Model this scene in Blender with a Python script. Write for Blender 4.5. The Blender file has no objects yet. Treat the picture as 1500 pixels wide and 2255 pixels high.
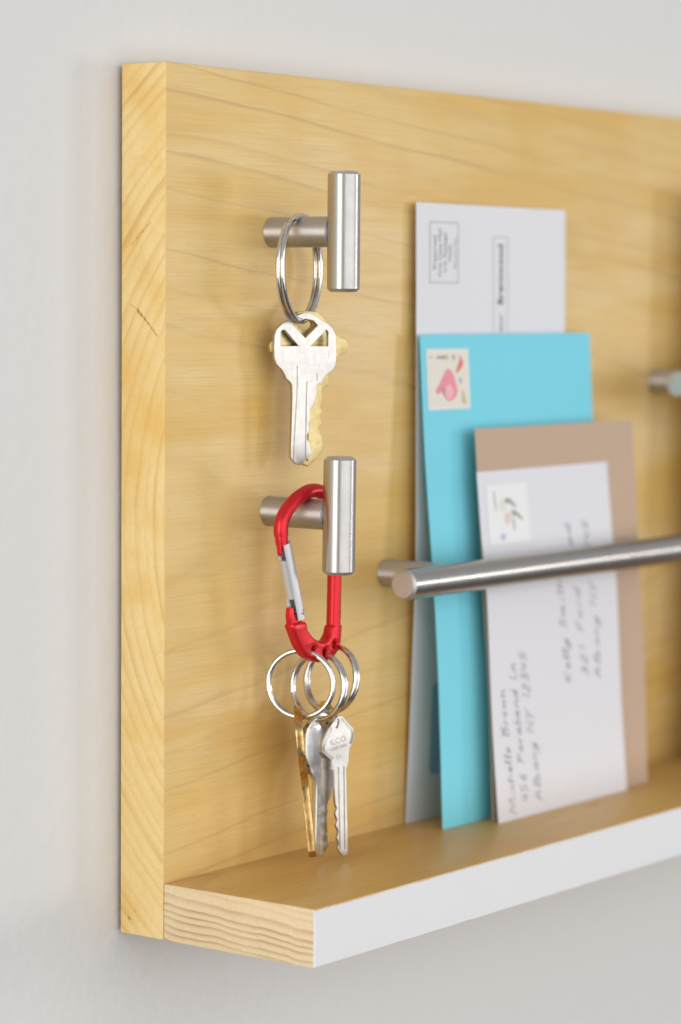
import bpy, bmesh, math, random
from mathutils import Vector, Matrix, noise
random.seed(7)
SC = bpy.context.scene
COL = SC.collection
K = 0.001                                   # everything below is written in millimetres
rad = math.radians

# ------------------------------------------------------------------ camera
cam_d = bpy.data.cameras.new('camera'); cam = bpy.data.objects.new('camera', cam_d); COL.objects.link(cam)
yaw, pitch, roll = 0.9301, -0.0766, 0.0077
f = Vector((math.sin(yaw)*math.cos(pitch), math.cos(yaw)*math.cos(pitch), math.sin(pitch)))
r0 = Vector((math.cos(yaw), -math.sin(yaw), 0)); u0 = r0.cross(f)
r = r0*math.cos(roll) + u0*math.sin(roll); u = u0*math.cos(roll) - r0*math.sin(roll)
M = Matrix(((r.x, u.x, -f.x), (r.y, u.y, -f.y), (r.z, u.z, -f.z))).to_4x4()
M.translation = Vector((-693.455, -588.514, 211.786))*K
cam.matrix_world = M
cam_d.sensor_fit = 'HORIZONTAL'; cam_d.sensor_width = 24.0; cam_d.lens = 6157.2/1500*24.0
cam_d.clip_start = 0.05; cam_d.clip_end = 50
cam_d.dof.use_dof = True; cam_d.dof.focus_distance = 0.930; cam_d.dof.aperture_fstop = cam_d.lens/15.0
cam_d.dof.aperture_blades = 9
SC.camera = cam

# ------------------------------------------------------------------ light: an indoor room with windows
wd = bpy.data.worlds.new('World'); SC.world = wd; wd.use_nodes = True
nt = wd.node_tree; bg = nt.nodes['Background']
tc = nt.nodes.new('ShaderNodeTexCoord'); sp = nt.nodes.new('ShaderNodeSeparateXYZ'); nt.links.new(tc.outputs['Generated'], sp.inputs[0])
mr = nt.nodes.new('ShaderNodeMapRange'); mr.inputs[1].default_value = -1; mr.inputs[2].default_value = 1
nt.links.new(sp.outputs['Z'], mr.inputs[0])
rp = nt.nodes.new('ShaderNodeValToRGB'); nt.links.new(mr.outputs[0], rp.inputs[0])
rp.color_ramp.elements[0].position = 0.30; rp.color_ramp.elements[0].color = (0.10, 0.10, 0.108, 1)   # floor side of the room
rp.color_ramp.elements[1].position = 0.75; rp.color_ramp.elements[1].color = (0.44, 0.445, 0.46, 1)    # ceiling side
e = rp.color_ramp.elements.new(0.5); e.color = (0.465, 0.468, 0.485, 1)
nt.links.new(rp.outputs[0], bg.inputs[0]); bg.inputs[1].default_value = 1.0

def window_light(name, az, dist, w, h, power, col, dz=0.0):
    """az: degrees right of straight out from the board, as seen from the board"""
    d = bpy.data.lights.new(name, 'AREA'); d.shape = 'RECTANGLE'; d.size = w; d.size_y = h; d.energy = power; d.color = col
    o = bpy.data.objects.new(name, d); COL.objects.link(o)
    c = Vector((0.1, 0, 0.15)); p = c + Vector((math.sin(rad(az))*dist, -math.cos(rad(az))*dist, dz))
    o.location = p; o.rotation_euler = (c - p).to_track_quat('-Z', 'Y').to_euler()
    return o
window_light('window_light_front', -10, 2.6, 4.0, 2.5, 46, (1.0, 0.99, 0.975), 0.15)
window_light('window_light_left', -82, 2.4, 0.9, 1.6, 25, (1.0, 0.985, 0.95), 0.1)
window_light('window_light_right', 46, 3.0, 0.55, 0.6, 11.0, (1.0, 0.96, 0.90), 0.12)

SC.view_settings.view_transform = 'Standard'; SC.view_settings.look = 'None'
SC.view_settings.gamma = 1.0; SC.view_settings.exposure = 0.0; SC.view_settings.use_curve_mapping = False
SC.render.engine = 'CYCLES'; SC.cycles.use_denoising = True; SC.cycles.max_bounces = 10
SC.cycles.sample_clamp_indirect = 6.0

# ------------------------------------------------------------------ materials
class Nodes:
    def __init__(s, name):
        s.m = bpy.data.materials.new(name); s.m.use_nodes = True; s.t = s.m.node_tree; s.b = s.t.nodes['Principled BSDF']
    def n(s, t, **kw):
        x = s.t.nodes.new(t)
        for k, v in kw.items(): setattr(x, k, v)
        return x
    def put(s, sock, v):
        if isinstance(v, bpy.types.NodeSocket): s.t.links.new(v, sock)
        elif v is not None: sock.default_value = v
    def math(s, op, a, b=None, c=None, clamp=False):
        x = s.n('ShaderNodeMath', operation=op); x.use_clamp = clamp
        s.put(x.inputs[0], a); s.put(x.inputs[1], b)
        if c is not None: s.put(x.inputs[2], c)
        return x.outputs[0]
    def noise(s, vec, scale, detail=2, rough=0.5, lo=None, hi=None):
        x = s.n('ShaderNodeTexNoise'); s.put(x.inputs['Vector'], vec); x.inputs['Scale'].default_value = scale
        x.inputs['Detail'].default_value = detail; x.inputs['Roughness'].default_value = rough
        return x.outputs['Fac'] if lo is None else s.rng(x.outputs['Fac'], lo, hi)
    def rng(s, v, a, b, c=0.0, d=1.0, smooth=True):
        x = s.n('ShaderNodeMapRange'); x.interpolation_type = 'SMOOTHSTEP' if smooth else 'LINEAR'
        s.put(x.inputs[0], v); x.inputs[1].default_value = a; x.inputs[2].default_value = b; x.inputs[3].default_value = c; x.inputs[4].default_value = d
        return x.outputs[0]
    def mix(s, fac, a, b):
        x = s.n('ShaderNodeMix', data_type='RGBA'); s.put(x.inputs[0], fac); s.put(x.inputs[6], a); s.put(x.inputs[7], b)
        return x.outputs[2]
    def mm(s):
        t = s.n('ShaderNodeTexCoord'); v = s.n('ShaderNodeVectorMath', operation='SCALE'); v.inputs[3].default_value = 1000.0
        s.t.links.new(t.outputs['Object'], v.inputs[0]); return v.outputs[0]
    def stretch(s, v, sc):
        x = s.n('ShaderNodeVectorMath', operation='MULTIPLY'); s.put(x.inputs[0], v); x.inputs[1].default_value = sc; return x.outputs[0]
    def bump(s, h, strength, dist):
        x = s.n('ShaderNodeBump'); s.put(x.inputs['Height'], h); x.inputs['Strength'].default_value = strength; x.inputs['Distance'].default_value = dist*K
        s.t.links.new(x.outputs[0], s.b.inputs['Normal'])
    def set(s, **kw):
        for k, v in kw.items(): s.put(s.b.inputs[k.replace('_', ' ')], v)

def c4(r, g, b): return (r, g, b, 1.0)

def wood(name, light, mid, dark, ring, period, line_lo, line_amt, fine, fibre_axis, rough=0.42, coat=0.0, marks=(), blotch=0.5, wob=2.0, honey=None, honey_amt=0.6, quiet=None, pores=0.0, knots=()):
    """ring: function(N, x, y, z, vec) -> growth ring radius in mm; colours, line profile and fibre streaks on top"""
    N = Nodes(name); v = N.mm(); s = N.n('ShaderNodeSeparateXYZ'); N.t.links.new(v, s.inputs[0]); x, y, z = s.outputs
    slow = N.noise(N.stretch(v, (0.006, 0.02, 0.02)), 1.0, 3, 0.55)
    wobn = N.noise(N.stretch(v, (0.012, 0.05, 0.05)), 1.0, 2, 0.5)
    rr = N.math('ADD', ring(N, x, y, z, v), N.math('MULTIPLY', N.math('SUBTRACT', wobn, 0.5), wob*2))
    comb = N.n('ShaderNodeCombineXYZ'); N.put(comb.inputs[0], N.math('MULTIPLY', rr, 0.11))
    irregular = N.noise(comb.outputs[0], 1.0, 1, 0.5)
    ph = N.math('ADD', N.math('DIVIDE', rr, period), N.math('MULTIPLY', irregular, 2.2))
    fr = N.math('FRACT', ph)
    line = N.math('MULTIPLY', N.rng(fr, line_lo, 0.95), N.rng(fr, 0.965, 1.0, 1.0, 0.0))
    comb2 = N.n('ShaderNodeCombineXYZ'); N.put(comb2.inputs[0], N.math('MULTIPLY', N.math('FLOOR', ph), 3.7))
    vary = N.rng(N.noise(comb2.outputs[0], 1.0, 0), 0.35, 0.65, 0.25, 1.0)
    patch = N.rng(N.noise(N.stretch(v, (0.012, 0.03, 0.03)), 1.3, 2), 0.3, 0.7, 0.35, 1.0)
    line = N.math('MULTIPLY', N.math('MULTIPLY', line, vary), N.math('MULTIPLY', patch, line_amt))
    if quiet: line = N.math('MULTIPLY', line, N.rng(N.math('ABSOLUTE', N.math('SUBTRACT', z, quiet)), 5.0, 55.0, 0.22, 1.0))   # flat-sawn middle: the rings lie almost in the face
    fs = {'x': (0.03, 1.6, 1.6), 'z': (1.6, 1.6, 0.05), 'n': (0.8, 0.8, 0.8)}[fibre_axis]
    fib = N.noise(N.stretch(v, fs), 1.0, 4, 0.62)
    fib2 = N.noise(N.stretch(v, tuple(q*0.32 for q in fs)), 1.0, 3, 0.55)
    base = N.mix(N.math('MULTIPLY', N.rng(slow, 0.33, 0.67), blotch), light, mid)
    if honey:
        st1 = N.noise(N.stretch(v, (0.007, 0.05, 0.05)), 1.0, 3, 0.6); st2 = N.noise(N.stretch(v, (0.02, 0.02, 0.02)), 1.0, 2, 0.5)
        base = N.mix(N.math('MULTIPLY', N.rng(st1, 0.42, 0.68), honey_amt), base, honey)
        base = N.mix(N.math('MULTIPLY', N.rng(st2, 0.50, 0.72), honey_amt*0.7), base, honey)
    base = N.mix(N.math('MULTIPLY', N.rng(fib, 0.38, 0.72), fine), base, dark)
    if pores:
        po = N.noise(N.stretch(v, (0.22, 2.3, 2.3)), 1.0, 2, 0.5)
        base = N.mix(N.math('MULTIPLY', N.rng(po, 0.62, 0.74), pores), base, dark)
    base = N.mix(N.math('MULTIPLY', N.rng(fib2, 0.42, 0.7), fine*0.8), base, mid)
    band = N.math('MULTIPLY', N.rng(fr, 0.1, 0.9), 0.28)
    base = N.mix(band, base, mid)
    base = N.mix(line, base, dark)
    for (y0, z0, y1, z1, wdt, amt, colr) in marks:            # resin streaks on the end grain
        dy, dz = y1-y0, z1-z0; L2 = dy*dy+dz*dz
        t = N.math('DIVIDE', N.math('ADD', N.math('MULTIPLY', N.math('SUBTRACT', y, y0), dy), N.math('MULTIPLY', N.math('SUBTRACT', z, z0), dz)), L2, clamp=True)
        ay = N.math('SUBTRACT', y, N.math('MULTIPLY_ADD', t, dy, y0)); az = N.math('SUBTRACT', z, N.math('MULTIPLY_ADD', t, dz, z0))
        dist = N.math('SQRT', N.math('ADD', N.math('MULTIPLY', ay, ay), N.math('MULTIPLY', az, az)))
        dist = N.math('ADD', dist, N.math('MULTIPLY', N.math('SUBTRACT', N.noise(v, 0.9, 2), 0.5), wdt*2.2))
        base = N.mix(N.math('MULTIPLY', N.rng(dist, wdt, 0.0), amt), base, colr)
    for (x0, y0, x1, y1, wdt, amt, colr) in knots:            # a small knot lying in the upper face
        ax_ = N.math('DIVIDE', N.math('SUBTRACT', x, (x0+x1)/2), (x1-x0)/2); ay_ = N.math('DIVIDE', N.math('SUBTRACT', y, (y0+y1)/2), wdt)
        dd = N.math('ADD', N.math('SQRT', N.math('ADD', N.math('MULTIPLY', ax_, ax_), N.math('MULTIPLY', ay_, ay_))), N.math('MULTIPLY', N.math('SUBTRACT', N.noise(v, 0.35, 3), .5), 1.2))
        base = N.mix(N.math('MULTIPLY', N.rng(dd, 1.0, 0.1), amt), base, colr)
    N.set(Base_Color=base, Roughness=N.rng(fib, 0.2, 0.8, rough-0.05, rough+0.08), Coat_Weight=coat, Coat_Roughness=0.3)
    N.bump(N.math('ADD', fib, N.math('MULTIPLY', line, -0.2)), 0.14, 0.10)
    return N.m

def ring_board(N, x, y, z, v):
    a = N.math('ADD', y, 112.0); b = N.math('SUBTRACT', z, 138.0)
    rr = N.math('SQRT', N.math('ADD', N.math('MULTIPLY', a, a), N.math('MULTIPLY', b, b)))
    return N.math('MULTIPLY_ADD', x, 0.075, rr)
def ring_shelf(N, x, y, z, v):
    w = N.noise(N.stretch(v, (0.01, 0.06, 0.02)), 1.0, 2)
    return N.math('ADD', N.math('MULTIPLY_ADD', y, -0.06, z), N.math('ADD', N.math('MULTIPLY', w, 3.2), N.math('MULTIPLY', x, 0.02)))

m_board = wood('pine_face', c4(.785, .580, .275), c4(.740, .500, .155), c4(.460, .295, .140), ring_board, 7.2, 0.76, 0.60, 0.30, 'x', 0.42, 0.08, blotch=0.8, honey=c4(.690, .415, .085), honey_amt=.75, quiet=138.0, pores=.5)
m_board_end = wood('pine_end_grain', c4(.880, .680, .330), c4(.820, .560, .180), c4(.600, .320, .085), ring_board, 4.2, 0.45, 0.62, 0.14, 'n', 0.5, honey=c4(.800, .460, .090), honey_amt=.5,
    marks=((11.8, 207.2, 8.6, 204.2, .8, .85, c4(.36, .11, .02)), (8.6, 204.2, 3.3, 198.8, .5, .7, c4(.42, .15, .03)), (15.3, 209.2, 12.4, 207.6, .4, .4, c4(.5, .2, .04)),
           (12.4, 230.5, 6.6, 235.6, .55, .55, c4(.45, .17, .04)), (14.6, 228.6, 12.0, 230.4, .5, .35, c4(.5, .22, .05)), (15.2, 5.7, 14.6, 5.4, .8, .6, c4(.35, .14, .04)), (12.6, 8.0, 12.4, 8.5, .6, .4, c4(.4, .17, .05))), blotch=0.6, wob=0.8)
m_shelf = wood('pine_shelf_face', c4(.680, .460, .180), c4(.610, .370, .105), c4(.380, .205, .080), ring_shelf, 3.0, 0.70, 0.55, 0.24, 'x', 0.40, 0.08, honey=c4(.58,.32,.07), pores=.45, knots=((205, -34, 221, -34.8, 1.7, .6, c4(.20, .10, .04)),),
    marks=(), blotch=0.8)
m_shelf_end = wood('pine_shelf_end', c4(.820, .650, .410), c4(.760, .550, .290), c4(.400, .250, .130), ring_shelf, 2.6, 0.42, 0.95, 0.16, 'n', 0.6, blotch=0.4, wob=0.7)

def plain(name, col, rough=0.6, metal=0.0, spec=None, bump=None, coat=0.0, vary=0.0):
    N = Nodes(name); v = N.mm(); colr = c4(*col)
    if vary: colr = N.mix(N.noise(v, 0.12, 4, 0.6), c4(*[q*(1-vary) for q in col]), c4(*[min(1, q*(1+vary)) for q in col]))
    N.set(Base_Color=colr, Roughness=rough, Metallic=metal, Coat_Weight=coat)
    if spec is not None: N.set(Specular_IOR_Level=spec)
    if bump: N.bump(N.noise(v, bump[0], 3, 0.6), bump[1], bump[2])
    return N.m

def wall_mat():
    N = Nodes('eggshell_wall_paint'); v = N.mm()
    n1 = N.noise(v, 0.16, 3, 0.55); n2 = N.noise(v, 0.5, 2, 0.5); n3 = N.noise(v, 0.004, 3, 0.5)
    N.set(Base_Color=N.mix(n3, c4(.708, .701, .690), c4(.730, .725, .716)), Roughness=0.62)
    N.bump(N.math('ADD', N.math('MULTIPLY', N.rng(n1, .3, .75), 1.0), N.math('MULTIPLY', n2, 0.35)), 0.22, 0.45)
    return N.m
m_wall = wall_mat()

def brushed(name, col, rough, axis, aniso=0.75):
    """metal with fine turning marks running round the bar; axis = the bar's length"""
    N = Nodes(name); v = N.mm(); sc = {'x': (2.2, .05, .05), 'y': (.05, 2.2, .05), 'z': (.05, .05, 2.2)}[axis]
    n = N.noise(N.stretch(v, sc), 1.0, 4, 0.75); n2 = N.noise(v, 0.2, 3)
    N.set(Base_Color=N.mix(n, c4(*[q*.9 for q in col]), c4(*col)), Metallic=1.0, Roughness=N.rng(N.math('MULTIPLY_ADD', n2, .5, N.math('MULTIPLY', n, .5)), .3, .7, rough-.04, rough+.05), Anisotropic=aniso, Anisotropic_Rotation=0.25)
    tg = N.n('ShaderNodeTangent', direction_type='RADIAL', axis=axis.upper()); N.t.links.new(tg.outputs[0], N.b.inputs['Tangent'])
    return N.m
STEEL = (.56, .54, .52)
m_steel_z = brushed('brushed_steel_upright', STEEL, 0.36, 'z', 0.65); m_steel_x = brushed('brushed_steel_rail', STEEL, 0.30, 'x'); m_steel_y = brushed('brushed_steel_post', (.64, .615, .585), 0.50, 'y', 0.85)

def worn_metal(name, col, col2, rough, rscale=0.4, lo=.75, hi=1.4):
    N = Nodes(name); v = N.mm(); n = N.noise(v, rscale, 5, 0.65); n2 = N.noise(N.stretch(v, (.9, .9, .15)), 1.0, 3, 0.6)
    N.set(Base_Color=N.mix(N.rng(n, .35, .7), c4(*col), c4(*col2)), Metallic=1.0, Roughness=N.rng(n2, .3, .75, rough*lo, rough*hi))
    N.bump(n2, 0.03, 0.02); return N.m
m_nickel = worn_metal('worn_nickel_key', (.665, .645, .61), (.60, .575, .53), 0.40, lo=.9, hi=1.12)
m_nickel2 = worn_metal('dull_nickel_key', (.78, .765, .74), (.64, .62, .59), 0.20, lo=.9, hi=1.2)
m_brass = worn_metal('pale_brass_key', (.62, .51, .26), (.54, .42, .18), 0.36, lo=.9, hi=1.15)
m_brass_d = worn_metal('dark_brass_key', (.74, .52, .22), (.50, .30, .10), 0.24)
m_wire = worn_metal('ring_wire_steel', (.74, .72, .69), (.62, .59, .55), 0.17)

def red_mat():
    N = Nodes('red_anodised_aluminium'); v = N.mm(); n = N.noise(v, 1.2, 4, .6)
    sc_ = N.noise(N.stretch(v, (2.5, 2.5, .5)), 1.0, 4, .75)
    N.set(Base_Color=N.mix(N.rng(sc_, .66, .78, 0, .7), N.mix(n, c4(.60, .010, .018), c4(.74, .020, .030)), c4(.80, .36, .35)), Metallic=0.55, Roughness=N.rng(n, .3, .8, .30, .42), Specular_IOR_Level=0.6)
    N.bump(n, 0.05, 0.05); return N.m
m_red = red_mat()
m_gate = plain('satin_aluminium_gate', (.70, .70, .71), 0.42, 0.75, bump=(2.0, .05, .05))
m_white_paint = plain('white_latex_paint', (.825, .825, .840), 0.42, bump=(.55, .22, .3), vary=0.015)

def paper(name, col, fibre=0.03):
    N = Nodes(name); v = N.mm(); n = N.noise(v, 0.8, 5, 0.7); n2 = N.noise(v, 0.02, 2)
    N.set(Base_Color=N.mix(N.math('MULTIPLY_ADD', n2, .5, N.math('MULTIPLY', n, .5)), c4(*[q*(1-fibre) for q in col]), c4(*[min(1, q*(1+fibre)) for q in col])), Roughness=0.75, Specular_IOR_Level=0.25)
    N.bump(N.math('ADD', n, N.math('MULTIPLY', n2, 4)), 0.12, 0.10); return N.m
m_paper_w = paper('white_envelope_paper', (.800, .800, .832), .015); m_paper_w2 = paper('white_card_envelope_paper', (.775, .772, .812), .015)
m_paper_t = paper('turquoise_envelope_paper', (.225, .700, .840), .03); m_paper_k = paper('kraft_envelope_paper', (.565, .410, .300), .06)
m_ink = plain('grey_print_ink', (.30, .30, .31), .8); m_ink_dark = plain('dark_print_ink', (.13, .13, .14), .8); m_ink_line = plain('fine_line_ink', (.42, .42, .43), .8)
m_pen = plain('ballpoint_ink', (.27, .26, .33), .7)
m_stamp = plain('stamp_paper', (.82, .80, .76), .6); m_stamp_cream = plain('stamp_print_cream', (.80, .76, .66), .6)
m_stamp2 = plain('pale_stamp_paper', (.86, .86, .87), .6)
m_pink = plain('stamp_print_pink', (.86, .30, .36), .6, vary=.12); m_pink2 = plain('stamp_print_light_pink', (.90, .48, .52), .6); m_rose = plain('stamp_print_coral', (.80, .20, .20), .6)
m_green = plain('stamp_print_green', (.36, .42, .33), .6); m_ochre = plain('stamp_print_ochre', (.58, .50, .26), .6); m_bluegrey = plain('stamp_print_grey', (.33, .33, .40), .6)
m_lilac = plain('stamp_print_lilac', (.55, .54, .72), .6); m_peach = plain('stamp_print_peach', (.80, .66, .58), .6)
m_blueprint = plain('blue_print_ink', (.34, .52, .68), .6)
m_engrave = plain('engraved_mark', (.30, .29, .29), .5, .6); m_hole = plain('dark_slot', (.03, .03, .03), .7)
m_cream_print = plain('catalogue_cover', (.52, .36, .22), .5, vary=.08)

# ------------------------------------------------------------------ builders
def mk(name, verts, faces, mat, parent=None, origin=None, smooth=None, props=None):
    """verts in world millimetres; origin in millimetres (a child keeps its parent's origin)"""
    og = Vector(parent['_og']) if parent is not None else Vector(origin or (0, 0, 0))
    me = bpy.data.meshes.new(name); me.from_pydata([tuple((Vector(v)-og)*K) for v in verts], [], faces); me.update()
    for m in (mat if isinstance(mat, (list, tuple)) else [mat]): me.materials.append(m)
    if smooth is not None:
        bm = bmesh.new(); bm.from_mesh(me); bmesh.ops.recalc_face_normals(bm, faces=bm.faces)
        for fc in bm.faces: fc.smooth = True
        for ed in bm.edges:
            if len(ed.link_faces) == 2 and ed.calc_face_angle(0) > rad(smooth): ed.smooth = False
        bm.to_mesh(me); bm.free()
    o = bpy.data.objects.new(name, me); COL.objects.link(o)
    if parent is not None: o.parent = parent
    else: o.location = og*K
    o['_og'] = tuple(og)
    if props: tag(o, *props)
    return o
def tag(o, label, cat, group=None):
    o['label'] = label; o['category'] = cat
    if group: o['group'] = group
def thing(name, label, cat, origin, group=None):
    o = bpy.data.objects.new(name, None); COL.objects.link(o); o.location = Vector(origin)*K; o['_og'] = tuple(origin)
    o.empty_display_size = 0.01; tag(o, label, cat, group); return o

def box_bevel(x0, x1, y0, y1, z0, z1, bev, seg=2):
    bm = bmesh.new(); bmesh.ops.create_cube(bm, size=1.0)
    for v in bm.verts: v.co = Vector((x0 if v.co.x < 0 else x1, y0 if v.co.y < 0 else y1, z0 if v.co.z < 0 else z1))
    if bev: bmesh.ops.bevel(bm, geom=bm.edges[:], offset=bev, segments=seg, profile=0.6, affect='EDGES')
    bm.verts.index_update()
    vs = [v.co.copy() for v in bm.verts]; fs = [[v.index for v in fc.verts] for fc in bm.faces]; bm.free(); return vs, fs

def lathe(p0, axis, profile, n=48):
    """profile: (distance along axis, radius); closed at the ends where radius is 0"""
    a = Vector(axis).normalized(); t = a.orthogonal().normalized(); b = a.cross(t); p0 = Vector(p0); V = []; F = []; rings = []
    for d, rr in profile:
        if rr <= 1e-6: V.append(p0+a*d); rings.append([len(V)-1])
        else:
            rings.append(list(range(len(V), len(V)+n)))
            for i in range(n):
                an = 2*math.pi*i/n; V.append(p0+a*d+(t*math.cos(an)+b*math.sin(an))*rr)
    for A, B in zip(rings, rings[1:]):
        for i in range(n):
            j = (i+1) % n
            if len(A) == 1: F.append([A[0], B[i], B[j]])
            elif len(B) == 1: F.append([A[i], B[0], A[j]])
            else: F.append([A[i], B[i], B[j], A[j]])
    return V, F

def spline(P, n=6, closed=False):
    P = [Vector(q) for q in P]; out = []; m = len(P)
    for i in range(m if closed else m-1):
        g = (lambda k: P[k % m]) if closed else (lambda k: P[max(0, min(m-1, k))])
        a, b, c, d = g(i-1), g(i), g(i+1), g(i+2)
        for j in range(n):
            t = j/n; out.append(0.5*((2*b)+(c-a)*t+(2*a-5*b+4*c-d)*t*t+(3*b-a-3*c+d)*t**3))
    if not closed: out.append(P[-1])
    return out

def tube(path, rr, n=14, up=(0, 1, 0), flat=1.0, gap=None):
    """sweep; rr a number or a list; gap=(direction, half angle) leaves a slot open along the tube"""
    path = [Vector(q) for q in path]; m = len(path); V = []; F = []; up = Vector(up)
    for i, q in enumerate(path):
        tg = (path[min(m-1, i+1)]-path[max(0, i-1)]).normalized()
        b = (up-tg*up.dot(tg)).normalized(); a = tg.cross(b)
        R = rr[i] if isinstance(rr, (list, tuple)) else rr
        if gap is None:
            for k in range(n):
                an = 2*math.pi*k/n; V.append(q+a*math.cos(an)*R+b*math.sin(an)*R*flat)
        else:
            g = Vector(gap[0]); g0 = math.atan2(g.dot(b), g.dot(a)); h = gap[1]
            for wall in (1.0, 0.62):
                ks = range(n) if wall == 1.0 else range(n-1, -1, -1)
                for k in ks:
                    an = g0+h+(2*math.pi-2*h)*k/(n-1); V.append(q+(a*math.cos(an)+b*math.sin(an))*R*wall)
    w = n if gap is None else 2*n
    for i in range(m-1):
        for k in range(w): F.append([i*w+k, i*w+(k+1) % w, (i+1)*w+(k+1) % w, (i+1)*w+k])
    if gap is None: F.append(list(range(w))[::-1]); F.append(list(range((m-1)*w, m*w)))
    else:
        for base in (0, (m-1)*w):
            for k in range(n-1): F.append([base+k, base+k+1, base+2*n-2-k, base+2*n-1-k])
    return V, F

def add(A, B):
    V, F = A; o = len(V); return V+B[0], F+[[i+o for i in fc] for fc in B[1]]

def flat_mesh(outlines, depth=0.0, bevel=0.0, seg=2):
    """filled 2D outlines with holes, extruded by depth (total) with bevelled edges -> verts, faces"""
    cu = bpy.data.curves.new('tmp', 'CURVE'); cu.dimensions = '2D'; cu.fill_mode = 'BOTH' if depth else 'FRONT'
    cu.extrude = max(0.0, depth/2-bevel); cu.bevel_depth = bevel; cu.bevel_resolution = seg; cu.offset = -bevel
    for pts in outlines:
        s = cu.splines.new('POLY'); s.points.add(len(pts)-1); s.use_cyclic_u = True
        for q, pt in zip(s.points, pts): q.co = (pt[0], pt[1], 0, 1)
    return curve_mesh(cu)
def curve_mesh(cu):
    o = bpy.data.objects.new('tmp', cu); COL.objects.link(o); bpy.context.view_layer.update()
    me = bpy.data.meshes.new_from_object(o.evaluated_get(bpy.context.evaluated_depsgraph_get()))
    bm = bmesh.new(); bm.from_mesh(me); bmesh.ops.remove_doubles(bm, verts=bm.verts, dist=1e-4)
    bm.verts.index_update(); V = [v.co.copy() for v in bm.verts]; F = [[v.index for v in fc.verts] for fc in bm.faces]; bm.free()
    bpy.data.objects.remove(o); bpy.data.meshes.remove(me); bpy.data.curves.remove(cu); return V, F
def text_mesh(body, size, align='LEFT', bold=0.0, shear=0.0):
    cu = bpy.data.curves.new('tmp', 'FONT'); cu.body = body; cu.size = size; cu.align_x = align; cu.resolution_u = 3; cu.offset = bold; cu.shear = shear
    return curve_mesh(cu)

# ------------------------------------------------------------------ setting: the wall
T, H, D, TS, WALL = 19.0, 287.2, 62.4, 19.0, 20.6
vs, fs = [], []
wx = [-900+i*60 for i in range(46)]; wz = [-700+i*60 for i in range(30)]
for zz in wz:
    for xx in wx: vs.append((xx, WALL+0.5*noise.noise(Vector((xx, zz, 0))*0.006), zz))
nx = len(wx)
for j in range(len(wz)-1):
    for i in range(nx-1): fs.append([j*nx+i, j*nx+i+1, (j+1)*nx+i+1, (j+1)*nx+i])
wall = mk('wall', vs, fs, m_wall, smooth=60); wall['kind'] = 'structure'

# ------------------------------------------------------------------ the wall organizer: back board, shelf, hooks, rails
org = thing('wall_organizer', 'wooden wall organizer with steel hooks, steel rails and a white-fronted shelf', 'organizer', (0, 0, 0))
XR = 620.0
V, F = box_bevel(0, XR, 0, T, 0, H, 0.9)
bd = mk('back_board', V, F, [m_board, m_board_end], org, smooth=35)
for pl in bd.data.polygons:
    if pl.normal.x < -0.5: pl.material_index = 1
V, F = box_bevel(0.0, XR, -D, -0.06, 0.05, TS, 0.6)
sh = mk('shelf', V, F, [m_shelf, m_shelf_end], org, smooth=35)
for pl in sh.data.polygons:
    if pl.normal.x < -0.5: pl.material_index = 1
# painted front: a skin of paint with a slightly uneven brushed upper edge
vs, fs = [], []; nseg = 240
for i in range(nseg+1):
    x = 0.05+(XR-0.1)*i/nseg; top = TS-0.35+0.22*noise.noise(Vector((x*0.09, 3, 0)))+0.1*noise.noise(Vector((x*0.5, 9, 0))); bot = 0.15+0.1*noise.noise(Vector((x*0.1, 7, 0)))
    vs += [(x, -D+0.3, bot), (x, -D-0.35, bot+0.3), (x, -D-0.4, (top+bot)/2), (x, -D-0.35, top-0.3), (x, -D+0.3, top)]
for i in range(nseg):
    for k in range(5): fs.append([i*5+k, i*5+(k+1) % 5, (i+1)*5+(k+1) % 5, (i+1)*5+k])
fs += [[4, 3, 2, 1, 0], [nseg*5+k for k in range(5)]]
pf = mk('painted_front', vs, fs, m_white_paint, sh, smooth=50); pf['label'] = 'white painted front edge of the shelf'

m_steel_cap = plain('satin_steel_end', (.60, .585, .56), 0.5, 1.0, bump=(1.5, .05, .05))
def cyl_profile(L, R, c=1.0): return [(0, 0), (0, R-c*1.1), (c, R), (L-c, R), (L, R-c*1.1), (L, 0)]
def caps(o, ax):
    o.data.materials.append(m_steel_cap)
    for p in o.data.polygons:
        if abs(p.normal.dot(ax)) > 0.5: p.material_index = 1; p.use_smooth = False
def hook(x, z, yc, L, mat, lean=0.0):
    ax = Vector((math.sin(lean), 0, math.cos(lean)))
    V, F = lathe(Vector((x, yc, z))-ax*L/2, ax, cyl_profile(L, 5.5, 1.1), 64)
    h = mk('hook', V, F, mat, org, smooth=25); caps(h, ax)
    V, F = lathe((x, -0.02, z), (0, -1, 0), [(0, 0), (0, 4.9), (0.35, 5.15), (abs(yc)-4.2, 5.15), (abs(yc)-4.2, 0)], 48)
    mk('post', V, F, m_steel_y, h, smooth=25); return h
h1 = hook(55.8, 233.6, -30.3, 40.0, m_steel_z); h1['label'] = 'upper steel T-bar hook'
h2 = hook(54.9, 138.9, -30.0, 39.6, m_steel_z, rad(0.6)); h2['label'] = 'lower steel T-bar hook'
def rail(x, z, yc, L, px):
    V, F = lathe((x, yc, z), (1, 0, 0), cyl_profile(L, 5.45, 0.9), 64)
    o = mk('mail_rail', V, F, m_steel_x, org, smooth=25); caps(o, Vector((1, 0, 0)))
    for q in px:
        V, F = lathe((q, -0.02, z), (0, -1, 0), [(0, 0), (0, 4.8), (0.35, 5.05), (abs(yc)-4.2, 5.05), (abs(yc)-4.2, 0)], 48); mk('post', V, F, m_steel_y, o, smooth=25)
    return o
rail(92.0, 112.6, -30.0, 196.0, (123.1, 257.0))['label'] = 'long steel mail rail in front of the envelopes'
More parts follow.
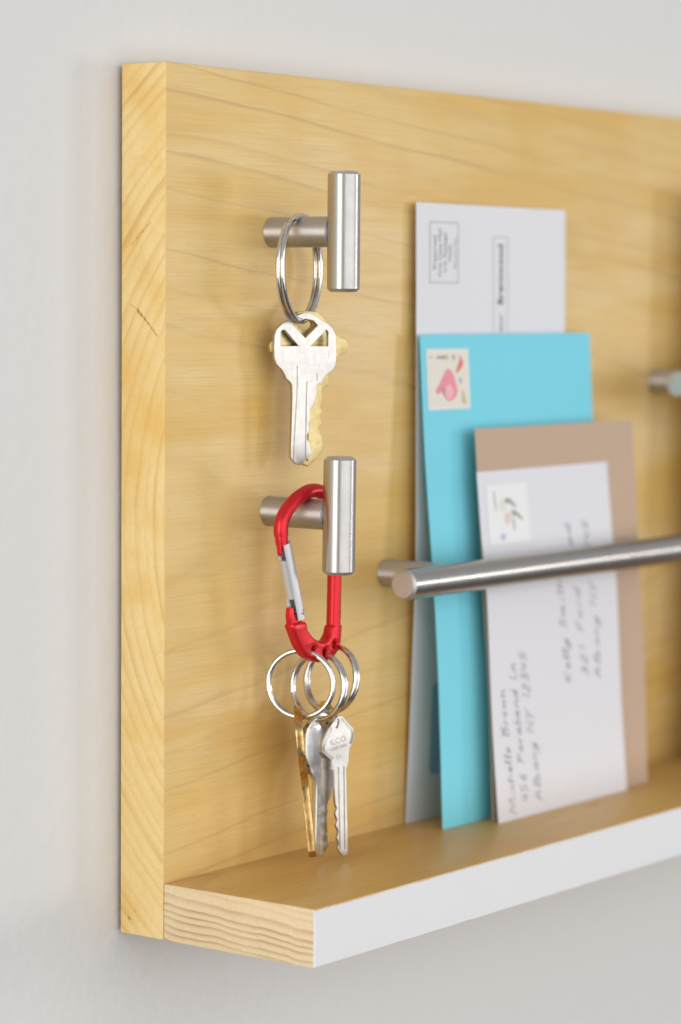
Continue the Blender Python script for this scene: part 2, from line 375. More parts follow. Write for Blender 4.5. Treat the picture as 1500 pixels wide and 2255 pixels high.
rail(279.4, 178.3, -30.0, 196.0, (312.1, 444.0))['label'] = 'second steel rail cut off by the picture edge'

# ------------------------------------------------------------------ envelopes
class Env:
    def __init__(s, name, label, x0, w, z0, prof, mat, thick=0.9, bow=0.8, lean=0.0, cat='envelope', cups=0.0):
        s.x0, s.w, s.z0, s.lean, s.bow, s.cups = x0, w, z0, lean, bow, cups
        s.prof = prof; s.h = prof[-1][1]-z0
        NU, NV = 16, 28; V = []; F = []
        for side in (0, 1):
            for j in range(NV+1):
                for i in range(NU+1):
                    uu, vv = w*i/NU, s.h*j/NV; a, b = i/NU, j/NV
                    p = s.S(uu, vv)
                    if side: p = p+Vector((0, 0.18+thick*min(1, 9*a*(1-a))*min(1, 9*b*(1-b)), 0))
                    V.append(p)
        n = (NU+1)*(NV+1); st = NU+1
        for j in range(NV):
            for i in range(NU):
                a = j*st+i; F.append([a, a+1, a+st+1, a+st]); F.append([n+a, n+a+st, n+a+st+1, n+a+1])
        for i in range(NU): F.append([i, n+i, n+i+1, i+1]); t = NV*st+i; F.append([t, t+1, n+t+1, n+t])
        for j in range(NV): a = j*st; F.append([a, a+st, n+a+st, n+a]); a += NU; F.append([a, n+a, n+a+st, a+st])
        s.o = thing(name, label, cat, (x0+w/2, prof[0][0], z0), 'envelopes standing behind the rail')
        s.body = mk('body', V, F, mat, s.o, smooth=50)
        s.mat = mat
    def y(s, z):
        P = s.prof
        z = max(P[0][1], min(P[-1][1], z))
        for i in range(len(P)-1):
            if z <= P[i+1][1]+1e-6: break
        g = lambda k: P[max(0, min(len(P)-1, k))]
        t = (z-P[i][1])/(P[i+1][1]-P[i][1]); d = lambda k: (g(k+1)[0]-g(k-1)[0])/max(1e-6, g(k+1)[1]-g(k-1)[1])
        hh = P[i+1][1]-P[i][1]; m0, m1 = d(i)*hh, d(i+1)*hh
        return (2*t**3-3*t*t+1)*P[i][0]+(t**3-2*t*t+t)*m0+(-2*t**3+3*t*t)*P[i+1][0]+(t**3-t*t)*m1
    def S(s, uu, vv):
        z = s.z0+vv; a = uu/s.w
        return Vector((s.x0+uu+s.lean*vv, s.y(z)-s.bow*4*a*(1-a)*(0.35+0.65*vv/s.h)-s.cups*a, z))
    def on(s, name, VF, mat, parent=None, off=0.12, fn=None):
        """map flat (u, v) drawing onto the front of the envelope"""
        V, F = VF; out = []
        for q in V:
            uu, vv = (q[0], q[1]) if fn is None else fn(q[0], q[1])
            p = s.S(uu, vv); out.append(p+Vector((0, -off, 0)))
        o = mk(name, out, F, mat, parent or s.o); return o

w_env = Env('envelope', 'long plain white envelope with printed permit box, tallest, behind the turquoise one', 135.8, 100.5, TS+.05, [(-1.1, TS+.05), (-2.7, 55.3), (-3.9, 88.9), (-4.6, 115.6), (-4.4, 155.3), (-3.9, 198.1), (-3.3, 246.3)], m_paper_w, 0.5, 0.25)
t_env = Env('envelope', 'bright turquoise blue envelope with a pink picture stamp', 135.0, 116.2, TS+.05, [(-18.3, TS+.05), (-15.8, 73.3), (-13.8, 101.3), (-12.0, 121.1), (-8.8, 155.5), (-6.0, 198.6)], m_paper_t, 0.9, 0.5)
k_env = Env('envelope', 'brown kraft paper envelope between the turquoise and the white addressed one', 158.3, 112.0, TS+.05, [(-24.6, TS+.05), (-22.0, 71.4), (-19.2, 103.2), (-17.4, 129.9), (-14.7, 164.0)], m_paper_k, 1.2, 0.2)
f_env = Env('envelope', 'white handwritten envelope with a pale stamp, frontmost behind the rail', 157.5, 91.4, TS+.05, [(-27.8, TS+.05), (-24.6, 54.9), (-21.5, 101.7), (-19.1, 121.6), (-16.3, 148.2)], m_paper_w2, 0.9, 0.15)

def frame_strips(u0, v0, u1, v1, w, skew=0.0, n=8):
    """outline of a box as four strips"""
    V = []; F = []
    for (a, b, c, d) in ((u0, v0, u1, v0+w), (u0, v1-w, u1, v1), (u0, v0+w, u0+w, v1-w), (u1-w, v0+w, u1, v1-w)):
        o = len(V); V += [(a, b), (c, b), (c, d), (a, d)]; F.append([o, o+1, o+2, o+3])
    return V, F
def up_text(env, name, body, size, ub, vb, mat, align='CENTER', bold=0.0, parent=None, off=0.16):
    """text that reads from the bottom upwards: baseline at u=ub, anchored at v=vb"""
    return env.on(name, text_mesh(body, size, align, bold), mat, parent, off, lambda tx, ty: (ub-ty, vb+tx))

pb = w_env.on('permit_box', frame_strips(8.2, 198.3, 26.6, 220.6, 0.35), m_ink_line)
for i, (tx, sz) in enumerate((('Presorted', 3.1), ('First Class Mail', 2.9), ('U.S. Postage', 2.9), ('PAID', 2.9), ('Permit No.', 2.6))):
    up_text(w_env, 'print_line', tx, sz, 12.4+i*3.2, 209.4, m_ink if i < 4 else m_ink_line, parent=pb)
lb = w_env.on('address_panel', frame_strips(49.6, 120, 59.6, 216.0, 0.3), m_ink_line)
up_text(w_env, 'print_line', 'Brentwood', 5.0, 56.2, 190.3, m_ink_dark, 'LEFT', 0.05, lb)
up_text(w_env, 'print_line', 'Your', 5.0, 56.2, 177.0, m_ink, 'LEFT', 0.0, lb)
rr_pts = []
for (cu_, cv_, a0) in ((25, 48, 0), (16.5, 48, 90), (16.5, 19.5, 180), (25, 19.5, 270)):
    for k in range(6): a = rad(a0+18*k); rr_pts.append((cu_+3.2*math.cos(a), cv_+3.2*math.sin(a)))
bp = w_env.on('blue_print', ([(a, b) for a, b in rr_pts], [list(range(len(rr_pts)))]), m_blueprint)
bp['label'] = 'blue printed patch low on the envelope'

def perf_outline(u0, v0, u1, v1, step=1.45, dep=0.3):
    P = []
    def side(ax, ay, bx, by):
        L = math.hypot(bx-ax, by-ay); n = max(2, round(L/step)); nxn, nyn = -(by-ay)/L, (bx-ax)/L
        for i in range(n):
            for q, s in ((0.0, 0), (0.25, 0.0), (0.38, 1), (0.62, 1), (0.75, 0.0)):
                t = (i+q)/n; P.append((ax+(bx-ax)*t+nxn*dep*s, ay+(by-ay)*t+nyn*dep*s))
    side(u0, v0, u1, v0); side(u1, v0, u1, v1); side(u1, v1, u0, v1); side(u0, v1, u0, v0)
    return P
def poly(pts, n=0, closed=True):
    p = [(q[0], q[1]) for q in (spline([(a, b, 0) for a, b in pts], n, True) if n else pts)]
    return flat_mesh([p])
# turquoise envelope's stamp
def st_map(cx, cy):      # 0..1 across and down the stamp -> u, v on the envelope
    return (3.0+cx*27.0, 174.4-cy*22.4)
sa, sb = st_map(0, 1), st_map(1, 0)
stp = t_env.on('stamp', flat_mesh([perf_outline(sa[0], sa[1], sb[0], sb[1])]), m_stamp, off=0.14)
t_env.on('stamp_picture', ([st_map(.05, .06), st_map(.05, .94), st_map(.95, .94), st_map(.95, .06)], [[0, 1, 2, 3]]), m_stamp_cream, stp, 0.20)
pk = lambda pts, n=4: poly([st_map(a, b) for a, b in pts], n)
t_env.on('stamp_heart', pk([(.50, .33), (.60, .40), (.66, .55), (.70, .70), (.64, .80), (.50, .86), (.38, .78), (.33, .70), (.24, .74), (.19, .68), (.30, .55), (.42, .38)]), m_pink, stp, 0.26)
t_env.on('stamp_heart', pk([(.48, .58), (.56, .62), (.60, .74), (.50, .83), (.41, .76), (.42, .66)]), m_pink2, stp, 0.30)
t_env.on('stamp_petal', pk([(.78, .12), (.86, .24), (.80, .33), (.69, .41), (.70, .32), (.76, .22)]), m_rose, stp, 0.26)
t_env.on('stamp_leaf', pk([(.60, .12), (.65, .10), (.66, .17), (.62, .19)]), m_green, stp, 0.26)
t_env.on('stamp_leaf', pk([(.75, .50), (.79, .49), (.80, .56), (.77, .57)]), m_bluegrey, stp, 0.26)
t_env.on('stamp_leaf', pk([(.33, .64), (.37, .65), (.40, .76), (.36, .73)]), m_bluegrey, stp, 0.32)
t_env.on('stamp_leaf', pk([(.82, .68), (.86, .76), (.89, .90), (.82, .90), (.80, .80)]), m_ochre, stp, 0.26)
t_env.on('stamp_lettering', ([st_map(.08, .12), st_map(.08, .16), st_map(.14, .16), st_map(.14, .12)], [[0, 1, 2, 3]]), m_lilac, stp, 0.26)
t_env.on('stamp_lettering', ([st_map(.24, .12), st_map(.24, .165), st_map(.42, .165), st_map(.42, .12)], [[0, 1, 2, 3]]), m_bluegrey, stp, 0.26)
t_env.on('stamp_lettering', ([st_map(.43, .10), st_map(.43, .18), st_map(.50, .18), st_map(.50, .10)], [[0, 1, 2, 3]]), m_ochre, stp, 0.26)
# white addressed envelope's pale stamp
def st2(cx, cy): return (4.6+cx*27.6, 124.2-cy*22.4)
sa, sb = st2(0, 1), st2(1, 0)
stp2 = f_env.on('stamp', flat_mesh([perf_outline(sa[0], sa[1], sb[0], sb[1])]), m_stamp2, off=0.14)
pk2 = lambda pts, n=4: poly([st2(a, b) for a, b in pts], n)
f_env.on('stamp_leaf', pk2([(.44, .25), (.56, .25), (.70, .38), (.68, .41), (.54, .33), (.46, .33)]), m_green, stp2, 0.22)
f_env.on('stamp_leaf', pk2([(.58, .46), (.68, .46), (.84, .60), (.80, .62), (.68, .54), (.62, .56)]), m_green, stp2, 0.22)
f_env.on('stamp_petal', pk2([(.34, .28), (.42, .28), (.44, .42), (.36, .46), (.31, .38)]), m_stamp_cream, stp2, 0.22)
f_env.on('stamp_petal', pk2([(.42, .50), (.54, .48), (.56, .60), (.48, .68), (.41, .62)]), m_peach, stp2, 0.22)
f_env.on('stamp_leaf', pk2([(.60, .60), (.63, .60), (.64, .76), (.61, .78)]), m_ink_line, stp2, 0.22)
f_env.on('stamp_lettering', pk2([(.28, .84), (.38, .82), (.40, .90), (.30, .93)]), m_lilac, stp2, 0.22)
f_env.on('stamp_lettering', pk2([(.18, .14), (.20, .12), (.22, .40), (.20, .42)]), m_ink_line, stp2, 0.22)

# handwriting: pen strokes, letter by letter (x to the right, y up, x-height 0.5)
G = {'M': (.9, [[(0, 0), (.1, 1), (.42, .2), (.72, 1), (.85, 0)]]), 'i': (.25, [[(.05, .45), (.08, .05), (.2, .02)], [(.08, .68), (.1, .72)]]),
 'c': (.42, [[(.36, .42), (.18, .5), (.05, .25), (.18, .02), (.4, .08)]]), 'h': (.48, [[(.05, 1), (.06, 0), (.1, .32), (.26, .5), (.36, .35), (.38, 0)]]),
 'e': (.42, [[(.05, .24), (.3, .3), (.3, .46), (.15, .48), (.05, .22), (.18, .02), (.4, .1)]]), 'l': (.26, [[(.05, .1), (.2, .7), (.16, 1), (.06, .8), (.1, .05), (.24, .05)]]),
 'B': (.62, [[(.08, 0), (.1, 1)], [(.02, .95), (.4, 1.0), (.46, .75), (.12, .55), (.5, .42), (.5, .1), (.05, 0)]]), 'r': (.34, [[(.05, .5), (.07, 0), (.1, .3), (.22, .5), (.33, .45)]]),
 'o': (.44, [[(.22, .5), (.05, .28), (.18, .0), (.36, .2), (.3, .46), (.2, .5)]]), 'w': (.6, [[(.03, .5), (.12, .02), (.28, .4), (.4, .02), (.55, .5)]]),
 'n': (.46, [[(.05, .5), (.06, 0), (.1, .32), (.25, .5), (.34, .36), (.36, 0), (.46, .05)]]), '4': (.5, [[(.1, 1), (.05, .5), (.4, .5)], [(.34, .95), (.32, 0)]]),
 '5': (.5, [[(.4, .95), (.12, .95), (.1, .55), (.36, .5), (.38, .15), (.05, .02)]]), '6': (.48, [[(.35, .95), (.1, .5), (.1, .1), (.32, .05), (.36, .35), (.1, .4)]]),
 'P': (.56, [[(.1, 0), (.12, 1)], [(.02, .92), (.42, .98), (.46, .65), (.12, .5)]]), 'a': (.46, [[(.36, .44), (.15, .5), (.05, .2), (.18, 0), (.34, .3), (.36, .45), (.36, .05), (.46, .05)]]),
 'b': (.44, [[(.06, 1), (.06, 0), (.25, .0), (.38, .25), (.24, .48), (.07, .3)]]), 'd': (.48, [[(.34, .4), (.14, .48), (.05, .2), (.18, 0), (.36, .3), (.4, 1), (.38, .05), (.46, .05)]]),
 'L': (.5, [[(.12, 1), (.08, .02), (.46, .04)]]), 'A': (.62, [[(0, 0), (.3, 1), (.5, 0)], [(.1, .38), (.48, .4)]]), 'y': (.46, [[(.05, .5), (.12, .1), (.32, .15), (.38, .5)], [(.38, .5), (.3, -.35), (.08, -.45), (.05, -.2), (.46, .1)]]),
 'N': (.62, [[(.05, 0), (.08, 1), (.46, 0), (.5, 1)]]), 'Y': (.56, [[(.02, 1), (.24, .5), (.5, 1)], [(.26, .5), (.15, -.3)]]), '1': (.3, [[(.1, .9), (.16, 1), (.14, 0)]]),
 '2': (.48, [[(.06, .8), (.25, 1), (.38, .75), (.05, .02), (.44, .04)]]), '3': (.46, [[(.06, .9), (.3, 1), (.3, .6), (.15, .52), (.38, .35), (.25, 0), (.02, .1)]]),
 'K': (.6, [[(.08, 1), (.08, 0)], [(.5, 1), (.1, .45), (.54, 0)]]), 'S': (.5, [[(.44, .85), (.25, 1), (.08, .78), (.38, .4), (.28, .02), (.02, .12)]]),
 'm': (.66, [[(.05, .5), (.06, 0), (.1, .32), (.22, .5), (.3, 0), (.34, .32), (.46, .5), (.54, 0), (.64, .05)]]), 't': (.3, [[(.14, .95), (.12, .05), (.28, .03)], [(.0, .6), (.28, .62)]]),
 'F': (.52, [[(.1, 0), (.12, 1), (.5, 1)], [(.1, .55), (.38, .56)]]), 'R': (.58, [[(.1, 0), (.12, 1), (.42, .95), (.42, .6), (.12, .5), (.52, 0)]]), ' ': (.38, [])}
def handwriting(env, body, size, ub, vb, slope=0.0, wdt=0.42, length=None):
    rnd = random.Random(body); strokes = []; x = 0.0
    for ch in body:
        w, ss = G[ch]
        for s_ in ss:
            jit = lambda: rnd.uniform(-.03, .03)
            strokes.append([(x+a+.18*b+jit(), b*rnd.uniform(.92, 1.05)+jit()) for a, b in s_])
        x += w*rnd.uniform(.95, 1.12)+.06
    k = length/x if length else size
    V = []; F = []
    for s_ in strokes:
        P = spline([(a*k, b*size, 0) for a, b in s_], 5)
        o = len(V)
        for i, q in enumerate(P):
            t = (P[min(len(P)-1, i+1)]-P[max(0, i-1)])
            t = t.normalized() if t.length > 1e-6 else Vector((1, 0, 0)); nn = Vector((-t.y, t.x, 0))*wdt/2*(0.8+0.4*noise.noise(Vector((q.x, q.y, vb))))
            V += [(q+nn)[:2], (q-nn)[:2]]
        for i in range(len(P)-1): F.append([o+2*i, o+2*i+1, o+2*i+3, o+2*i+2])
    return env.on('handwriting', (V, F), m_pen, None, 0.15, lambda tx, ty: (ub-ty-slope*tx, vb+tx))
handwriting(f_env, 'Michelle Brown', 4.4, 12.3, 2.0, 0.075, .40, 47)
handwriting(f_env, '456 Parabend Ln', 4.4, 20.8, 5.0, 0.085, .40, 53)
handwriting(f_env, 'Albany NY 12345', 4.4, 30.0, 4.4, 0.11, .40, 57)
handwriting(f_env, 'Kelly Smith', 4.2, 55.0, 45.8, 0.10, .42, 41)
handwriting(f_env, '321 Ford Road', 4.2, 67.5, 47.2, 0.12, .42, 60)
handwriting(f_env, 'Albany NY 12345', 4.2, 76.8, 45.6, 0.05, .42, 62)

# a tall catalogue out of view in the second pocket, added to shadow the board
cat_env = Env('catalogue', 'tall brown catalogue standing unseen behind the second rail at the right, added for its shadow', 327.5, 150.0, TS+.05, [(-24.0, TS+.05), (-21.0, 140.0), (-19.0, 258.0)], m_cream_print, 9.0, 0.0, cat='catalogue')
del cat_env.o['group']

# ------------------------------------------------------------------ split rings
def split_ring(name, label, c, th, R, wire, sep, group, tilt=0.0, start=0.4, origin=None):
    k = Vector((math.cos(th), math.sin(th), 0)); n = Vector((-math.sin(th), math.cos(th), 0)); zz = Vector((0, 0, 1))*math.cos(tilt)+n*math.sin(tilt)
    n = k.cross(zz)
    P = []; steps = 150
    for i in range(steps+1):
        t = i/steps; a = start+t*4*math.pi*0.985
        off = (-1+2*(0.5-0.5*math.cos(math.pi*max(0, min(1, (t-0.40)/0.2)))))*sep/2
        P.append(Vector(c)+k*math.cos(a)*R+zz*math.sin(a)*R+n*off)
    V, F = tube(P, wire, 10, up=n, flat=0.8)
    return mk(name, V, F, m_wire, None, tuple(Vector(c)-zz*R), smooth=60, props=(label, 'key ring', group))
split_ring('key_ring', 'large steel split ring hanging on the upper hook', (55.8, -11.9, 221.4), rad(16.5), 17.6, 1.08, 1.65, 'split rings', start=2.2)

# ------------------------------------------------------------------ keys
def place(VF, P0, th, tilt=0.0, flip=False):
    """key drawing (u, v, thickness) -> world; th turns about the vertical, tilt swings in the key's own plane"""
    k = Vector((math.cos(th), math.sin(th), 0)); n = Vector((math.sin(th), -math.cos(th), 0)); P0 = Vector(P0); ct, st_ = math.cos(tilt), math.sin(tilt)
    return [P0+k*(q[0]*ct-q[1]*st_)+Vector((0, 0, 1))*(q[0]*st_+q[1]*ct)+n*q[2] for q in VF[0]], VF[1]
def groove_cut(V, F, boxes):
    """mill grooves into the flat faces: cut the drawing with thin boxes"""
    def tmp(nm, V, F):
        me = bpy.data.meshes.new(nm); me.from_pydata([tuple(q) for q in V], [], F); o = bpy.data.objects.new(nm, me); COL.objects.link(o)
        bm = bmesh.new(); bm.from_mesh(me); bmesh.ops.recalc_face_normals(bm, faces=bm.faces); bm.to_mesh(me); bm.free(); return o
    a = tmp('a', V, F); bs = []
    for bx in boxes:
        b = tmp('b', *bx); bs.append(b); md = a.modifiers.new('m', 'BOOLEAN'); md.operation = 'DIFFERENCE'; md.solver = 'EXACT'; md.object = b
    bpy.context.view_layer.update()
    me = bpy.data.meshes.new_from_object(a.evaluated_get(bpy.context.evaluated_depsgraph_get()))
    V2 = [v.co.copy() for v in me.vertices]; F2 = [list(p.vertices) for p in me.polygons]
    for o in bs+[a]: bpy.data.objects.remove(o)
    return (V2, F2) if len(F2) > 10 else (V, F)
def prism(pts, z0, z1):
    n = len(pts); return [Vector((a, b, z0)) for a, b in pts]+[Vector((a, b, z1)) for a, b in pts], [list(range(n))[::-1], list(range(n, 2*n))]+[[i, (i+1) % n, n+(i+1) % n, n+i] for i in range(n)]

KEY1 = [(0.99, 4.62), (-2.61, 3.12), (-7.08, 0.8), (-9.1, -1.09), (-9.8, -3.26), (-9.96, -7.31), (-9.85, -10.55), (-9.03, -12.72), (-6.98, -14.62), (-6.07, -15.98), (-5.31, -17.61), (-3.96, -18.71), (-3.2, -19.8), (-2.96, -23.61), (-3.12, -31.76), (-3.36, -39.93), (-3.48, -44.29), (-2.42, -45.67), (-1.35, -46.65), (-0.3, -46.94), (1.06, -46.29), (2.86, -44.68), (4.67, -42.94), (4.06, -42.51), (3.75, -41.41), (3.67, -39.77), (2.66, -38.39), (2.5, -36.75), (3.34, -35.12), (3.08, -32.93), (3.82, -31.3), (3.29, -29.11), (3.95, -27.76), (5.3, -26.41), (5.58, -24.23), (6.09, -23.41), (6.15, -19.59), (8.12, -19.06), (8.42, -17.69), (9.62, -16.34), (11.74, -15.25), (12.8, -13.89), (13.3, -11.71), (13.35, -7.33), (13.16, -3.24), (11.93, -0.78), (10.09, 0.85), (7.04, 2.61), (4.61, 3.96), (2.8, 4.63)][::-1]
K1H = [[(-3.19, 0.54), (-1.4, 1.95), (1.91, 2.4), (4.63, 1.9), (6.3, 0.29), (1.65, -3.92)], [(-7.51, -1.9), (-6.9, -1.3), (-5.9, -1.3), (-0.89, -6.64), (-7.48, -6.63)], [(9.5, -1.2), (10.26, -1.88), (10.3, -6.78), (3.63, -6.64)]]
k1_cut = [prism([(-2.5, -13.3), (-1.1, -13.3), (-1.1, -20), (-2.2, -40), (-2.45, -46), (-2.75, -46), (-2.6, -20)], 0.55, 1.4),
          prism([(1.9, -15.8), (6.3, -15.8), (6.4, -18.4), (2.55, -18.6), (2.3, -25), (2.1, -46), (1.55, -46), (1.8, -20)], 0.55, 1.4),
          prism([(-7.6, -8.3), (10.6, -8.3), (10.6, -10.9), (-7.6, -10.9)], 0.78, 1.4)]
VF = flat_mesh([KEY1]+[h[::-1] for h in K1H], 2.0, 0.18)
VF = groove_cut(VF[0], VF[1], k1_cut)
V, F = place(VF, (56, -12, 202), rad(-27))
mk('key', V, F, m_nickel, None, (56, -12, 156), smooth=30, props=('silver key with three triangular cut-outs in its head, hanging on the upper hook', 'key', 'keys'))

KEY2 = [(5.64, 5.15), (9.54, 4.89), (12.49, 2.71), (16.13, -1.94), (18.78, -3.87), (20.76, -4.15), (22.26, -5.8), (22.28, -8.01), (21.14, -9.1), (18.5, -9.64), (16.24, -14.3), (14.45, -15.66), (14.16, -20.06), (12.69, -20.87), (11.71, -21.13), (11.46, -22.5), (11.9, -24.43), (10.94, -26.89), (11.94, -28.83), (10.97, -30.46), (11.75, -32.95), (10.03, -34.57), (11.69, -37.63), (12.37, -40.39), (12.06, -42.32), (9.95, -44.74), (6.39, -47.68), (3.45, -46.78), (2.5, -45.36), (2.15, -42.88), (2.3, -19.65), (-1.29, -18.26), (-3.57, -14.16), (-7.45, -9.11), (-8.89, -8.7), (-9.38, -6.8), (-8.91, -5.18), (-7.48, -4.78), (-4.31, -0.04), (1.76, 4.86)]
hole = lambda cu_, cv_, a, b, n=20: [(cu_+a*math.cos(2*math.pi*i/n), cv_+b*math.sin(2*math.pi*i/n)) for i in range(n)]
VF = flat_mesh([KEY2, hole(4.6, 0.6, 3.3, 2.0)], 2.0, 0.2)
VF = groove_cut(VF[0], VF[1], [prism([(5.0, -14), (6.6, -14), (6.2, -46), (5.2, -46)], 0.5, 1.4), prism([(-3, -4.6), (16, -4.6), (16, -5.2), (-3, -5.2)], .85, 1.4), prism([(-3, -6.2), (16, -6.2), (16, -6.8), (-3, -6.8)], .85, 1.4)])
V, F = place(VF, (56, -8.6, 202), rad(-20))
mk('key', V, F, m_brass, None, (60, -10, 155), smooth=30, props=('brass key half hidden behind the silver key on the upper hook', 'key', 'keys'))

# ------------------------------------------------------------------ red carabiner
CX, CY, CZ = 55.0, -18.0, 139.0
cb = thing('carabiner', 'red metal carabiner with a grey gate hanging on the lower hook', 'carabiner', (CX, CY, CZ-50))
wp = lambda a, b, dy=0.0: Vector((CX+a, CY+dy, CZ+b))
path = spline([wp(*q) for q in ((12.8, -43.5), (13.1, -38), (13.3, -30), (13.5, -22), (13.8, -14), (13.2, -4), (10.4, 3.2), (5.2, 6.9), (-0.5, 7.6), (-7.2, 5.6), (-12.4, 2.5), (-15.5, -0.9), (-16.45, -4.0), (-16.2, -6.6))], 8)
n = len(path); rr = [2.45]*n
V, F = tube(path, rr, 20)
stub = spline([wp(*q) for q in ((-16.2, -6.0), (-16.1, -7.5), (-15.75, -9.5))], 4); V, F = add((V, F), tube(stub, [2.15]*len(stub), 16))
mk('frame', V, F, m_red, cb, smooth=40)
V, F = flat_mesh([[(a+CX, b) for a, b in ((-17.5, -6.2), (-16.3, -6.2), (-16.3, -9.4), (-16.55, -12.6), (-17.35, -13.3), (-18.0, -12.0))]], 1.5, .2)
mk('nose', [Vector((q.x, CY-0.3+q.z, CZ+q.y)) for q in V], F, m_red, cb, smooth=30)
BASE = [(-11.8, -36.6), (-10.4, -40.4), (-7.6, -45.0), (-4.4, -48.1), (-0.2, -50.1), (3.2, -50.9), (7.2, -50.9), (10.9, -49.9), (13.4, -48.0), (15.1, -45.4), (15.6, -41.3), (15.5, -39.0), (10.6, -38.8), (9.4, -41.6), (6.8, -43.8), (3.6, -43.7), (0.0, -42.1), (-3.4, -39.2), (-4.8, -36.2)]
HOLES = [(-0.3, -46.3), (6.1, -47.6), (11.6, -45.6)]
sm = [(q.x, q.y) for q in spline([(a, b, 0) for a, b in BASE], 3, True)]
V, F = flat_mesh([sm]+[hole(a, b, 1.25, 1.35, 16)[::-1] for a, b in HOLES], 4.4, 1.2, 3)
mk('base', [Vector((CX+q.x, CY-q.z, CZ+q.y)) for q in V], F, m_red, cb, smooth=40)
V, F = flat_mesh([[(-12.0, -31.0), (-12.4, -33.5), (-11.8, -37.2), (-9.6, -40.0), (-5.6, -38.6), (-6.0, -34.6), (-10.2, -33.8), (-10.6, -31.0)]], 2.4, .35)
mk('hinge_neck', [Vector((CX+q.x, CY-q.z, CZ+q.y)) for q in V], F, m_red, cb, smooth=40)
g0, g1 = wp(-15.2, -9.0), wp(-6.9, -35.4); gd = (g1-g0)
def seg(a, b, m=6): return [g0+gd*(a+(b-a)*i/m) for i in range(m+1)]
slot = Vector((-0.93, -0.15, -0.3))
V, F = tube(seg(0, .20), 2.7, 22, gap=(slot, rad(30)))
V, F = add((V, F), tube(seg(.20, .70), 2.7, 28)); V, F = add((V, F), tube(seg(.70, .985), 2.7, 22, gap=(slot, rad(34))))
gate = mk('gate', V, F, m_gate, cb, smooth=40)
V, F = lathe(g0+gd*0.90+Vector((0.4, -2.9, 0.1)), (0, 1, 0), [(0, 0), (0, .7), (.25, 1.0), (.7, 1.1), (3, 1.1), (3, 0)], 24); mk('rivet', V, F, m_wire, gate, smooth=40)
rnd = random.Random(3)
V = []; F = []                                   # small pale stamped marks running down the spine
for i in range(9):
    z0 = -23.5-i*1.55; w = .35+.5*rnd.random()
    for s_ in range(2):
        a0 = rad(40+s_*14); a1 = a0+rad(9)*w*2
        o = len(V)
        for (a, z) in ((a0, z0), (a1, z0), (a1, z0-.9*w-.3), (a0, z0-.9*w-.3)):
            bx = 13.3+0.2*((z+30)/-8)*.3; V.append(wp(bx, z)+Vector((math.sin(a)*2.48, -math.cos(a)*2.48, 0)))
        F.append([o, o+1, o+2, o+3])
mk('lettering', V, F, plain('worn_mark_on_red', (.80, .35, .36), .5), cb)

# rings in the carabiner's three holes
split_ring('key_ring', 'small split ring facing us, in the left hole of the carabiner', (53.1, -15.6, 81.0), rad(-66), 11.3, .88, 1.3, 'split rings', start=1.2)
split_ring('key_ring', 'small split ring seen aslant, in the middle hole of the carabiner', (61.0, -17.2, 79.4), rad(-92), 11.3, .86, 1.35, 'split rings', tilt=rad(6), start=3.6)
split_ring('key_ring', 'small split ring at the right hole of the carabiner, farthest right', (67.2, -18.0, 81.4), rad(-95), 11.3, .86, 1.35, 'split rings', tilt=rad(10), start=2.4)

# keys on the carabiner's rings
GK = [(a-1.7, b-1.6) for a, b in KEY1]                   # plain key drawing, hung from (0, 0)
def gen_key(label, mat, P0, th, tilt, sc=1.0, hol=(0, 0, 3.2, 1.7), cuts=(), extra=None, thick=2.1, low=18):
    bow = 0.84
    pts = [((a*bow if b > -17 else a*0.92)*sc, b*sc) for a, b in GK]
    VF = flat_mesh([pts, hole(hol[0], hol[1]-1.0, hol[2]*.9, hol[3])], thick, .25)
    if cuts: VF = groove_cut(VF[0], VF[1], cuts)
    V, F = place(VF, P0, th, tilt)
    return mk('key', V, F, mat, None, (P0[0], P0[1], 20), smooth=30, props=(label, 'key', 'keys'))
cutA = [prism([(-3.4, -16), (-2.1, -16), (-2.5, -47), (-3.0, -47)], .5, 1.6), prism([(-.4, -18), (.5, -18), (.2, -47), (-.5, -47)], .5, 1.6)]
gen_key('brass key seen edge-on, leftmost of the bunch under the carabiner', m_brass_d, (50.6, -16.4, 70.6), rad(37.2), 0.0, 1.0, cuts=cutA, thick=2.5)
bk = bpy.context.scene.objects[-1] if False else None
gen_key('dull silver key turned aslant, in the middle of the bunch under the carabiner', m_nickel2, (62.6, -18.0, 68.4), rad(-5), rad(0.0), 0.985, cuts=cutA)
gen_key('brass key mostly hidden behind the hexagonal silver key', m_brass_d, (69.2, -13.4, 70.2), rad(12), rad(-1), 0.95, cuts=cutA)
FK = [(6.88, -3.96), (3.97, -10.22), (4.11, -13.09), (7.47, -15.93), (7.49, -19.15), (8.35, -19.4), (8.6, -25.0), (8.92, -30.74), (9.57, -32.54), (8.95, -34.26), (9.76, -36.66), (9.14, -38.38), (10.26, -40.8), (9.65, -42.81), (10.46, -44.92), (10.0, -46.65), (12.08, -49.6), (13.81, -48.5), (13.56, -38.68), (12.95, -19.0), (13.68, -17.21), (14.13, -12.17), (15.11, -10.5), (15.78, -8.24), (15.32, -5.33), (11.31, -0.78), (9.58, -0.75), (8.35, -2.2)]
FH = [(8.75, -2.1), (9.3, -1.75), (10.1, -1.9), (10.2, -3.0), (9.7, -4.6), (9.0, -4.9), (8.6, -4.0)]
VF = flat_mesh([FK, FH], 2.0, .18)
VF = groove_cut(VF[0], VF[1], [prism([(9.0, -18), (10.2, -18.4), (11.0, -47), (10.6, -47)], .45, 1.4), prism([(11.6, -18.2), (12.2, -18), (12.8, -47), (12.4, -47)], .45, 1.4)])
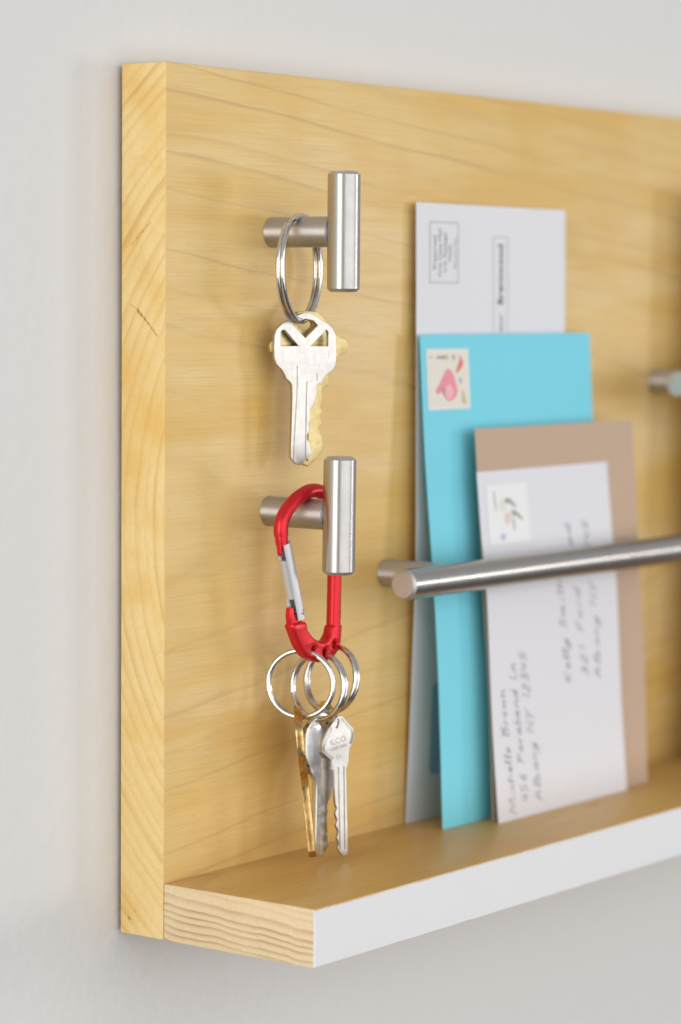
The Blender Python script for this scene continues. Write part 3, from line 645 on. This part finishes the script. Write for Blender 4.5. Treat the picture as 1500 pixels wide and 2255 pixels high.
V, F = place(VF, (57, -17, 70), rad(-30))
fk = mk('key', V, F, m_nickel, None, (65, -22, 20), smooth=30, props=('silver key with a hexagonal lettered head, rightmost of the bunch under the carabiner', 'key', 'keys'))
def engrave(txt, size, uc, vc, rot, bold=0.0):
    V, F = text_mesh(txt, size, 'CENTER', bold); V = [Vector((uc+q.x*math.cos(rot)-q.y*math.sin(rot), vc+q.x*math.sin(rot)+q.y*math.cos(rot), 1.02)) for q in V]
    V, F = place((V, F), (57, -17, 70), rad(-30)); mk('lettering', V, F, m_engrave, fk)
engrave('ILCO', 2.7, 9.9, -10.0, rad(14)); engrave('UNICAN', 1.6, 10.0, -12.0, rad(14), .02); engrave('S1', 2.2, 10.2, -15.4, rad(10))
V = []; F = []                                   # fine milled ridges round the rim of the head
rim = [(6.88, -3.96), (3.97, -10.22), (4.11, -13.09), (7.47, -15.93)]; rim2 = [(11.31, -0.98), (15.32, -5.33), (15.78, -8.24), (15.11, -10.5)]
for line in (rim, rim2):
    P = spline([(a, b, 0) for a, b in line], 8)
    for q in P:
        cdir = (Vector((9.9, -9.5, 0))-q).normalized(); s_ = Vector((-cdir.y, cdir.x, 0))*.13; o = len(V)
        a, b = q+cdir*.35, q+cdir*1.25
        V += [Vector((w.x, w.y, 1.02)) for w in (a-s_, a+s_, b+s_, b-s_)]; F.append([o, o+1, o+2, o+3])
V, F = place((V, F), (57, -17, 70), rad(-30)); rm = mk('rim_ridges', V, F, m_engrave, fk); rm['kind'] = 'stuff'

# the edge-on brass key swings a little out of the vertical
for o in SC.objects:
    if o.get('label', '').startswith('brass key seen edge-on'):
        o.rotation_euler = (0, 0, 0)
        me = o.data; top = (Vector((50.6, -16.4, 70.6))-Vector(o['_og']))*K
        # swing so that the tip comes 6 mm to the right of the ring as seen from the front-left
        R_ = Matrix.Rotation(-rad(6.3), 4, Vector((0.8, 0.6, 0)).normalized())
        me.transform(Matrix.Translation(top) @ R_ @ Matrix.Translation(-top))
for o in SC.objects:
    if '_og' in o: del o['_og']
